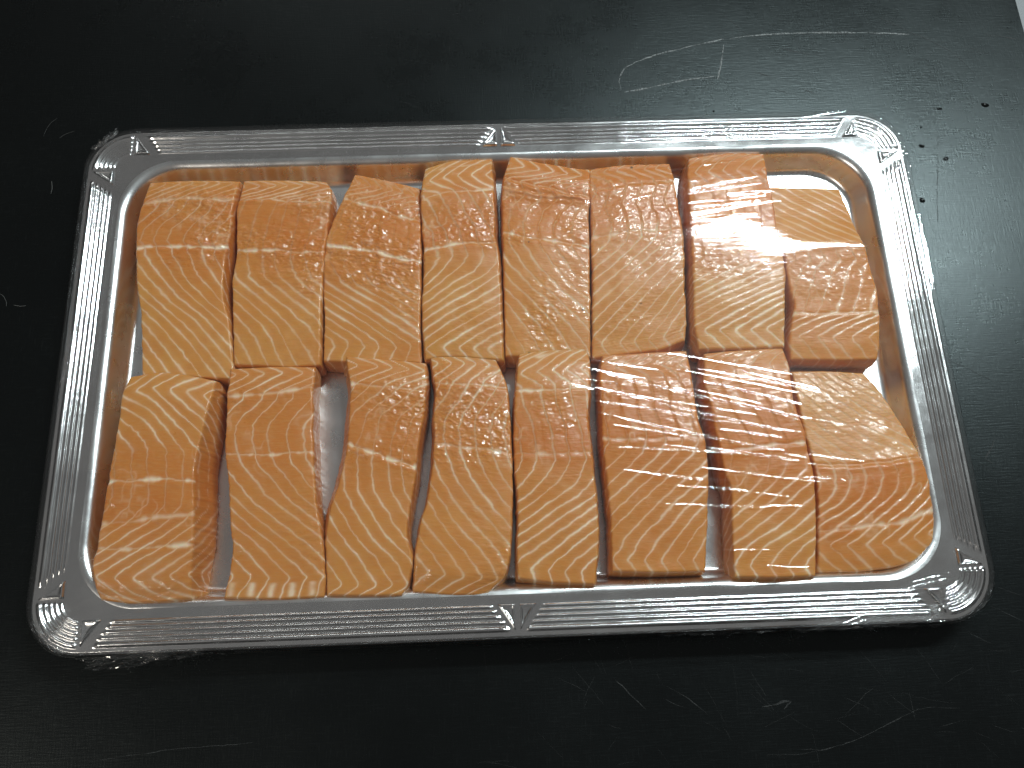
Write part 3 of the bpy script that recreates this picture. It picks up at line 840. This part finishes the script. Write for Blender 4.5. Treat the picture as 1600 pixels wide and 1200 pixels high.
# ------------------------------------------------------------------ stretch film over the tray
# coarse membrane pulled over the rim and the fish
GX, GY = 276, 171
gx = np.linspace(-HX, HX, GX); gy = np.linspace(-HY, HY, GY)
obst = np.full((GY, GX), -1.0)
for t in TOPPTS:
    ix = np.clip(np.round((t[:, 0] + HX) / (2 * HX) * (GX - 1)).astype(int), 0, GX - 1)
    iy = np.clip(np.round((t[:, 1] + HY) / (2 * HY) * (GY - 1)).astype(int), 0, GY - 1)
    np.maximum.at(obst, (iy, ix), t[:, 2] + 0.0004)
for _ in range(2):       # the film bridges small hollows of the flesh
    p = np.pad(obst, 1, mode='edge')
    obst = np.maximum.reduce([p[:-2, 1:-1], p[2:, 1:-1], p[1:-1, :-2], p[1:-1, 2:], obst])
XX, YY = np.meshgrid(gx, gy)
rimz = ZR + 0.0024
dr = np.minimum(HX - np.abs(XX), HY - np.abs(YY))
obst = np.where(dr < DWELL - 0.004, np.maximum(obst, rimz), obst)
zf = np.maximum(obst, rimz)
fixed = dr < 0.0045
for it in range(900):
    a = np.pad(zf, 1, mode='edge')
    m_ = 0.25 * (a[:-2, 1:-1] + a[2:, 1:-1] + a[1:-1, :-2] + a[1:-1, 2:])
    zf = np.maximum(obst, m_)
    zf[fixed] = rimz
a = zf
for _ in range(8):
    p = np.pad(a, 1, mode='edge'); a = (p[:-2, 1:-1] + p[2:, 1:-1] + p[1:-1, :-2] + p[1:-1, 2:] + 2 * a) / 6
zf = a + 0.0002

FX, FY = 430, 620
fb = np.linspace(-1, 1, FY); fa = np.linspace(-1, 1, FX)
HXf, HYf = HX + 0.0006, HY + 0.0006
y = fb * HYf
ov = np.clip((np.abs(y) - CY) / RO, 0, 1)
lim = HXf - RO + RO * np.sqrt(np.clip(1 - ov ** 2, 0, 1))
X = fa[None, :] * lim[:, None]; Y = y[:, None] * np.ones((1, FX))


def bil(A, X, Y):
    fx = np.clip((X + HX) / (2 * HX) * (GX - 1), 0, GX - 1.001); fy = np.clip((Y + HY) / (2 * HY) * (GY - 1), 0, GY - 1.001)
    i, j = fx.astype(int), fy.astype(int); fx -= i; fy -= j
    return (A[j, i] * (1 - fx) + A[j, i + 1] * fx) * (1 - fy) + (A[j + 1, i] * (1 - fx) + A[j + 1, i + 1] * fx) * fy


Z = bil(zf, X, Y)
# pull wrinkles: long shallow folds fanning out to the right
wr = np.random.default_rng(21)


def wrinkle(cx, cy, ln, ang, wd, h):
    """one long shallow fold, steep on the far flank"""
    global Z
    ca, sa = math.cos(ang), math.sin(ang)
    j0, j1 = np.searchsorted(y, [cy - abs(sa) * ln - 0.006, cy + abs(sa) * ln + 0.006])
    if j1 <= j0: return
    dx, dy = X[j0:j1] - cx, Y[j0:j1] - cy
    al, ac = dx * ca + dy * sa, -dx * sa + dy * ca
    ac = ac + 0.0006 * vnoise(al * 30, cx * 900, 104) + 0.00012 * vnoise(al * 200, cy * 900, 105)
    env = np.clip(1 - (al / (ln / 2)) ** 2, 0, 1) ** 0.7 * (0.85 + 0.22 * vnoise(al * 90, cx * 700, 106))
    Z[j0:j1] += h * env * np.exp(-(ac / wd) ** 2)


for i in range(16):      # over the upper pieces, rising to the right
    wrinkle(wr.uniform(0.085, 0.165), wr.uniform(0.088, 0.130), wr.uniform(0.03, 0.075), wr.normal(0.10, 0.05), wr.uniform(0.0006, 0.0013), wr.uniform(0.00006, 0.00022))
for i in range(20):      # the broad bundle falling to the right
    cx = wr.uniform(0.055, 0.195)
    wrinkle(cx, -0.028 - 0.20 * (cx - 0.06) + wr.normal(0, 0.017), wr.uniform(0.04, 0.11), wr.normal(-0.19, 0.03), wr.uniform(0.0005, 0.0009), wr.uniform(0.00012, 0.00036))
for i in range(12):      # nearly level ones below
    wrinkle(wr.uniform(0.075, 0.205), wr.uniform(-0.135, -0.075), wr.uniform(0.03, 0.09), wr.normal(-0.06, 0.04), wr.uniform(0.0006, 0.0014), wr.uniform(0.00015, 0.00045))
for i in range(9):       # steeper ones over the last piece at lower right
    wrinkle(wr.uniform(0.195, 0.235), wr.uniform(-0.068, -0.045), wr.uniform(0.015, 0.035), wr.normal(-0.52, 0.10), wr.uniform(0.0006, 0.0012), wr.uniform(0.00012, 0.00036))
for i in range(12):      # a few faint ones elsewhere
    wrinkle(wr.uniform(-0.24, 0.05), wr.uniform(-0.14, 0.14), wr.uniform(0.02, 0.06), wr.normal(0, 0.12), wr.uniform(0.0006, 0.0012), wr.uniform(0.00002, 0.00006))
def px_wrinkle(p, q, wd, h):
    wrinkle((p[0] + q[0]) / 2, (p[1] + q[1]) / 2, math.hypot(q[0] - p[0], q[1] - p[1]), math.atan2(q[1] - p[1], q[0] - p[0]), wd, h)


PULLS = [  # single taut pleats: ends on the film, width, height

    ([(-0.26276, -0.16135), (-0.17314, -0.13144)], 0.0007, 0.00042), ([(-0.25634, -0.15644), (-0.1974, -0.14297)], 0.0006, 0.00035), ([(-0.25168, -0.16587), (-0.20053, -0.14812)], 0.0007, 0.00045),
    ([(-0.26253, -0.14928), (-0.21977, -0.13328)], 0.0006, 0.00030), ([(-0.24926, -0.15671), (-0.18642, -0.14619)], 0.0005, 0.00030), ([(-0.2588, -0.16492), (-0.22517, -0.15068)], 0.0006, 0.0004),
    ([(0.16507, -0.17583), (0.24067, -0.15148)], 0.0006, 0.00045), ([(0.17642, -0.17278), (0.20673, -0.16587)], 0.0006, 0.00035), ([(0.21633, -0.15308), (0.25471, -0.14622)], 0.0007, 0.00050),
    ([(0.22064, -0.14965), (0.25337, -0.14364)], 0.0006, 0.00045), ([(0.23404, -0.13745), (0.2508, -0.14717)], 0.0005, 0.0004), ([(0.23844, -0.13395), (0.25426, -0.14476)], 0.0005, 0.0004),
    ([(0.24053, 0.04112), (0.27096, -0.0459)], 0.0008, 0.00045), ([(0.24348, 0.03427), (0.26584, -0.05184)], 0.0006, 0.00035), ([(0.23799, 0.01452), (0.25456, -0.06954)], 0.0006, 0.00030),
    ([(0.18984, 0.10821), (0.23686, 0.13382)], 0.0007, 0.0003), ([(0.20406, 0.10294), (0.25162, 0.13087)], 0.0007, 0.0003), ([(0.21325, 0.09305), (0.25925, 0.12468)], 0.0006, 0.0003), ([(0.22023, 0.08334), (0.26416, 0.11566)], 0.0006, 0.0003),
    ([(-0.26433, 0.12958), (-0.23387, 0.11663)], 0.0005, 0.00035), ([(-0.26187, 0.12613), (-0.23459, 0.11095)], 0.0005, 0.0003), ([(-0.26563, 0.12241), (-0.23234, 0.10003)], 0.0005, 0.0003),
    ([(0.05343, -0.01773), (0.1869, -0.05435)], 0.0011, 0.00055), ([(0.04894, -0.02588), (0.17785, -0.06285)], 0.0007, 0.00045), ([(0.0498, -0.04229), (0.18718, -0.07821)], 0.0008, 0.00045), ([(0.05037, -0.06234), (0.17969, -0.07677)], 0.0007, 0.0004),
    ([(0.04645, -0.03402), (0.14785, -0.05459)], 0.0006, 0.0004), ([(0.11608, -0.02405), (0.17686, -0.04263)], 0.0007, 0.0004), ([(0.05326, -0.04847), (0.1689, -0.07127)], 0.0006, 0.00045), ([(0.10796, -0.06437), (0.19059, -0.08107)], 0.0006, 0.00045),
    ([(0.04333, -0.02155), (0.1115, -0.0301)], 0.0006, 0.0004), ([(0.11036, -0.07821), (0.1891, -0.09072)], 0.0006, 0.0004), ([(0.07541, -0.08472), (0.17628, -0.09986)], 0.0006, 0.0004), ([(0.10908, -0.12552), (0.18285, -0.13117)], 0.0006, 0.0004), ([(0.12652, -0.13531), (0.18161, -0.13916)], 0.0006, 0.0004),
    ([(0.05324, -0.07618), (0.15058, -0.09319)], 0.0007, 0.0004), ([(0.07428, -0.09808), (0.18298, -0.1058)], 0.0007, 0.0004), ([(0.0904, 0.09218), (0.17168, 0.1001)], 0.0006, 0.0002), ([(0.08524, 0.08058), (0.13602, 0.08506)], 0.0006, 0.0002),
    ([(0.11037, 0.12531), (0.17594, 0.13319)], 0.0007, 0.0002), ([(0.11278, 0.10579), (0.17756, 0.11248)], 0.0006, 0.0002), ([(0.19394, -0.05942), (0.23587, -0.08658)], 0.0007, 0.0004), ([(0.21087, -0.06322), (0.22981, -0.07737)], 0.0006, 0.0004),
]
for (p_, q_), w_, h_ in PULLS: px_wrinkle(p_, q_, w_, h_ * 1.3)
# creases gathered into the corners
for (cx, cy, sd, st) in ((-HX, -HY, 1, 0.55), (HX, -HY, 2, 0.8), (-HX, HY, 3, 0.5), (HX, HY, 4, 0.6)):
    px_, py_ = cx * 1.05, cy * 1.05
    rr = np.hypot(X - px_, Y - py_); th = np.arctan2(Y - py_, X - px_)
    env = sstep(0.012, 0.035, rr) * sstep(0.12, 0.05, rr)
    f_ = (1 - np.abs(vnoise(th * 26, sd * 5.0 + rr * 6, 110 + sd))) ** 5
    Z = Z + env * st * 0.00050 * f_
# slight slackness everywhere
Z = Z + 0.00007 * fbm(X * 30, Y * 60, 120, 2) * sstep(0.0, 0.02, np.minimum(HX - np.abs(X), HY - np.abs(Y)))
Vf = np.stack([X, Y, Z], -1).reshape(-1, 3)
gi = np.arange(FX * FY).reshape(FY, FX)
Qf = np.stack([gi[:-1, :-1], gi[:-1, 1:], gi[1:, 1:], gi[1:, :-1]], -1).reshape(-1, 4)
# apron: folded down over the rim edge, crumpled
bi = np.concatenate([gi[0, :-1], gi[:-1, -1], gi[-1, :0:-1], gi[:0:-1, 0]])
bP = Vf[bi]; nb = len(bi)
tg = np.roll(bP, -2, 0)[:, :2] - np.roll(bP, 2, 0)[:, :2]
on = np.c_[tg[:, 1], -tg[:, 0]]; on /= np.linalg.norm(on, axis=1)[:, None] + 1e-9
for _ in range(12): on = (np.roll(on, 1, 0) + on + np.roll(on, -1, 0)) / 3
on /= np.linalg.norm(on, axis=1)[:, None] + 1e-9
arc = np.cumsum(np.linalg.norm(np.roll(bP, -1, 0) - bP, axis=1)[:, ])
crum = 0.06 + 0.45 * np.clip(vnoise(arc * 14, 0.3, 130) * 0.5 + 0.5, 0, 1) ** 2
crum = crum * np.where(((bP[:, 0] > 0.1) & (bP[:, 1] > -0.12)) | ((bP[:, 1] > 0.13) & (bP[:, 0] > -0.2)), 0.02, 1.0) + 0.8 * np.exp(-((bP[:, 0] + 0.19) / 0.05) ** 2) * (bP[:, 1] < -0.15) + 0.7 * (bP[:, 0] > 0.08) * (bP[:, 1] < -0.15)
rows_, prev, Qa = [], bi, []
KA = 7
for q in range(1, KA + 1):
    t = q / KA
    o_ = 0.0004 + 0.0010 * math.sin(math.pi * t) + crum * (0.0012 * vnoise(arc * 130, q * 0.9, 131) + 0.0011 * np.abs(vnoise(arc * 110, q * 0.5, 132))) * math.sin(math.pi * min(1, t * 1.15)) - 0.004 * max(0, t - 0.7)
    zz = bP[:, 2] - 0.0062 * t + crum * 0.0006 * vnoise(arc * 180, q * 1.7, 133) * t
    rows_.append(np.c_[bP[:, :2] + on * o_[:, None], zz])
    cur = FX * FY + (q - 1) * nb + np.arange(nb)
    Qa.append(np.c_[np.roll(prev, -1), prev, cur, np.roll(cur, -1)])
    prev = cur
film = empty('cling_film')
tag(film, 'clear stretch film pulled tight over the whole tray, wrinkled and glaring at right', 'cling film')
sheet = mesh_np('film_sheet', Vf, Qf, M_FILM, film)
apron = mesh_np('film_edge', np.concatenate([Vf] + rows_), np.concatenate(Qa), M_FOLD, film)
# drop the unused sheet vertices of the apron
bm = bmesh.new(); bm.from_mesh(apron.data)
bmesh.ops.delete(bm, geom=[v for v in bm.verts if not v.link_faces], context='VERTS')
bm.to_mesh(apron.data); bm.free()


def crumple(name, pos, ang, lx, ly, seed, amp=0.0030):
    """a small gathered tuft of film at the rim"""
    nx, ny = 34, 18
    a, b = np.meshgrid(np.linspace(-.5, .5, nx), np.linspace(-.5, .5, ny))
    edge = 1 + 0.25 * vnoise(a * 9, b * 7 + seed, 140)
    x = a * lx * edge; y_ = b * ly * edge * (1 - 0.5 * np.abs(a) * 2 * 0.6)
    f1 = (1 - np.abs(vnoise(a * 5 + b * 3 + seed, b * 8 - a * 2, 141 + seed))) ** 2
    f2 = vnoise(a * 13 + seed, b * 11, 151 + seed)
    z = amp * (f1 - 0.4) + amp * 0.45 * f2
    ca, sa = math.cos(ang), math.sin(ang)
    V = np.c_[(pos[0] + x * ca - y_ * sa).ravel(), (pos[1] + x * sa + y_ * ca).ravel(), (pos[2] + z).ravel()]
    g = np.arange(nx * ny).reshape(ny, nx)
    Qc = np.stack([g[:-1, :-1], g[:-1, 1:], g[1:, 1:], g[1:, :-1]], -1).reshape(-1, 4)
    return mesh_np(name, V, Qc, M_FOLD, film, smooth=False)


TUFTS = [(-0.262, -0.160, 0.0212, -0.75, 0.026, 0.007, 1), (-0.218, -0.1735, 0.0195, 0.10, 0.046, 0.008, 2), (-0.196, -0.1715, 0.0190, 0.05, 0.040, 0.006, 3),
         (-0.270, 0.012, 0.0215, 1.45, 0.040, 0.004, 4), (-0.264, 0.163, 0.0222, 0.75, 0.020, 0.0045, 5), 
         (0.205, -0.1690, 0.0205, 0.05, 0.070, 0.006, 8), (0.246, -0.160, 0.0222, 0.5, 0.030, 0.008, 9)]
for (tx, ty, tz, an, lx, ly, sd) in TUFTS:
    crumple('film_tuft', (tx, ty, tz + 0.0008), an, lx, ly, sd)


# ------------------------------------------------------------------ small things on the table
def mat_water():
    m, nt, b = new_mat('water_drop')
    b.inputs['Base Color'].default_value = (0.006, 0.007, 0.007, 1)
    b.inputs['Roughness'].default_value = 0.03
    b.inputs['IOR'].default_value = 1.33
    tc = nt.nodes.new('ShaderNodeTexCoord').outputs['Object']
    nt.links.new(bump(nt, noise(nt, tc, 500, 2), 0.05, 0.0005), b.inputs['Normal'])
    return m


M_WATER = mat_water()
DROPS = [
    ([(0.35221, 0.18924)], 0.0030, 0.0018, 'largest water drop, near the upper right corner of the table'),
    ([(0.31856, 0.18696)], 0.0018, 0.0010, 'flat pale water drop just right of the upper right tray corner'),
    ([(0.29978, 0.15644)], 0.0021, 0.0013, 'oval water drop close to the upper right corner of the tray'),
    ([(0.31508, 0.14548)], 0.0020, 0.0015, 'round water drop farthest out to the right of the tray'),
    ([(0.29206, 0.11284)], 0.0022, 0.0018, 'lowest water drop beside the right rim of the tray'),
    ([(0.30219, 0.17179)], 0.0009, 0.0008, 'tiny water drop above the oval drop by the tray corner'),
    ([(0.15515, 0.18964)], 0.0008, 0.0008, 'tiny water drop on the table behind the upper rim'),
]
for i, (p, rx, ry, lab) in enumerate(DROPS):
    (px0, py0), = p
    nA, nR = 28, 8
    V = [(0, 0, rx * 0.36)]
    ph = random.uniform(0, 6)
    for r_ in range(1, nR + 1):
        f = r_ / nR
        for a_ in range(nA):
            th = a_ / nA * 2 * math.pi
            e = 1 + 0.12 * math.sin(2 * th + ph) + 0.07 * math.sin(3 * th + 2 * ph)
            V.append((rx * f * e * math.cos(th), ry * f * e * math.sin(th), rx * 0.36 * (1 - f ** 2.2) + 0.00005))
    F = [(0, 1 + a_, 1 + (a_ + 1) % nA) for a_ in range(nA)]
    for r_ in range(nR - 1):
        for a_ in range(nA):
            b0 = 1 + r_ * nA
            F.append((b0 + a_, b0 + nA + a_, b0 + nA + (a_ + 1) % nA, b0 + (a_ + 1) % nA))
    o = mesh_np('water_drop', V, F, M_WATER)
    o.location = (px0, py0, 0.0)
    tag(o, lab, 'water drop', 'water drops on the table beside the tray')


def fibre(pts, rad, lab):
    p = np.asarray(pts, float)
    d = np.r_[0, np.cumsum(np.linalg.norm(np.diff(p, axis=0), axis=1))]
    n = 26
    t = np.linspace(0, d[-1], n)
    x = gblur(np.interp(t, d, p[:, 0]), 2); y_ = gblur(np.interp(t, d, p[:, 1]), 2)
    c = np.array([x.mean(), y_.mean(), 0])
    x, y_ = x - c[0], y_ - c[1]
    z = rad * 1.2 + 0.0006 * np.abs(vnoise(t * 90, 3.3, 160))
    tx, ty = np.gradient(x), np.gradient(y_); L_ = np.hypot(tx, ty) + 1e-9
    nx, ny = -ty / L_, tx / L_
    V, F = [], []
    for i in range(n):
        w = rad * (0.5 + 0.5 * min(1, min(i, n - 1 - i) / 4))
        for a_ in range(6):
            th = a_ / 6 * 2 * math.pi
            V.append((x[i] + nx[i] * w * math.cos(th), y_[i] + ny[i] * w * math.cos(th), z[i] + w * math.sin(th)))
    for i in range(n - 1):
        for a_ in range(6):
            F.append((i * 6 + a_, (i + 1) * 6 + a_, (i + 1) * 6 + (a_ + 1) % 6, i * 6 + (a_ + 1) % 6))
    o = mesh_np('lint_fibre', V, F, M_LINT)
    o.location = c
    tag(o, lab, 'lint', 'lint on the black table left of the tray')


fibre([(-0.3084, 0.14668), (-0.30721, 0.1406), (-0.30752, 0.1361)], 0.00020, 'short upright lint fibre left of the upper left tray corner')
fibre([(-0.3217, 0.05383), (-0.317, 0.05276), (-0.3129, 0.05308)], 0.00020, 'short level lint fibre near the left edge of the picture')
fibre([(-0.33163, 0.06243), (-0.32886, 0.06049), (-0.32612, 0.05581), (-0.32609, 0.0526)], 0.00012, 'thin curled lint fibre at the left edge of the picture')
fibre([(-0.30776, 0.18061), (-0.30457, 0.18366), (-0.30119, 0.18513), (-0.29691, 0.18658)], 0.00009, 'faint curved lint fibre above the upper left tray corner')
fibre([(-0.31864, 0.18251), (-0.3176, 0.18826), (-0.31475, 0.19399), (-0.31034, 0.19811)], 0.00007, 'faintest lint fibre, bending away at the upper left')
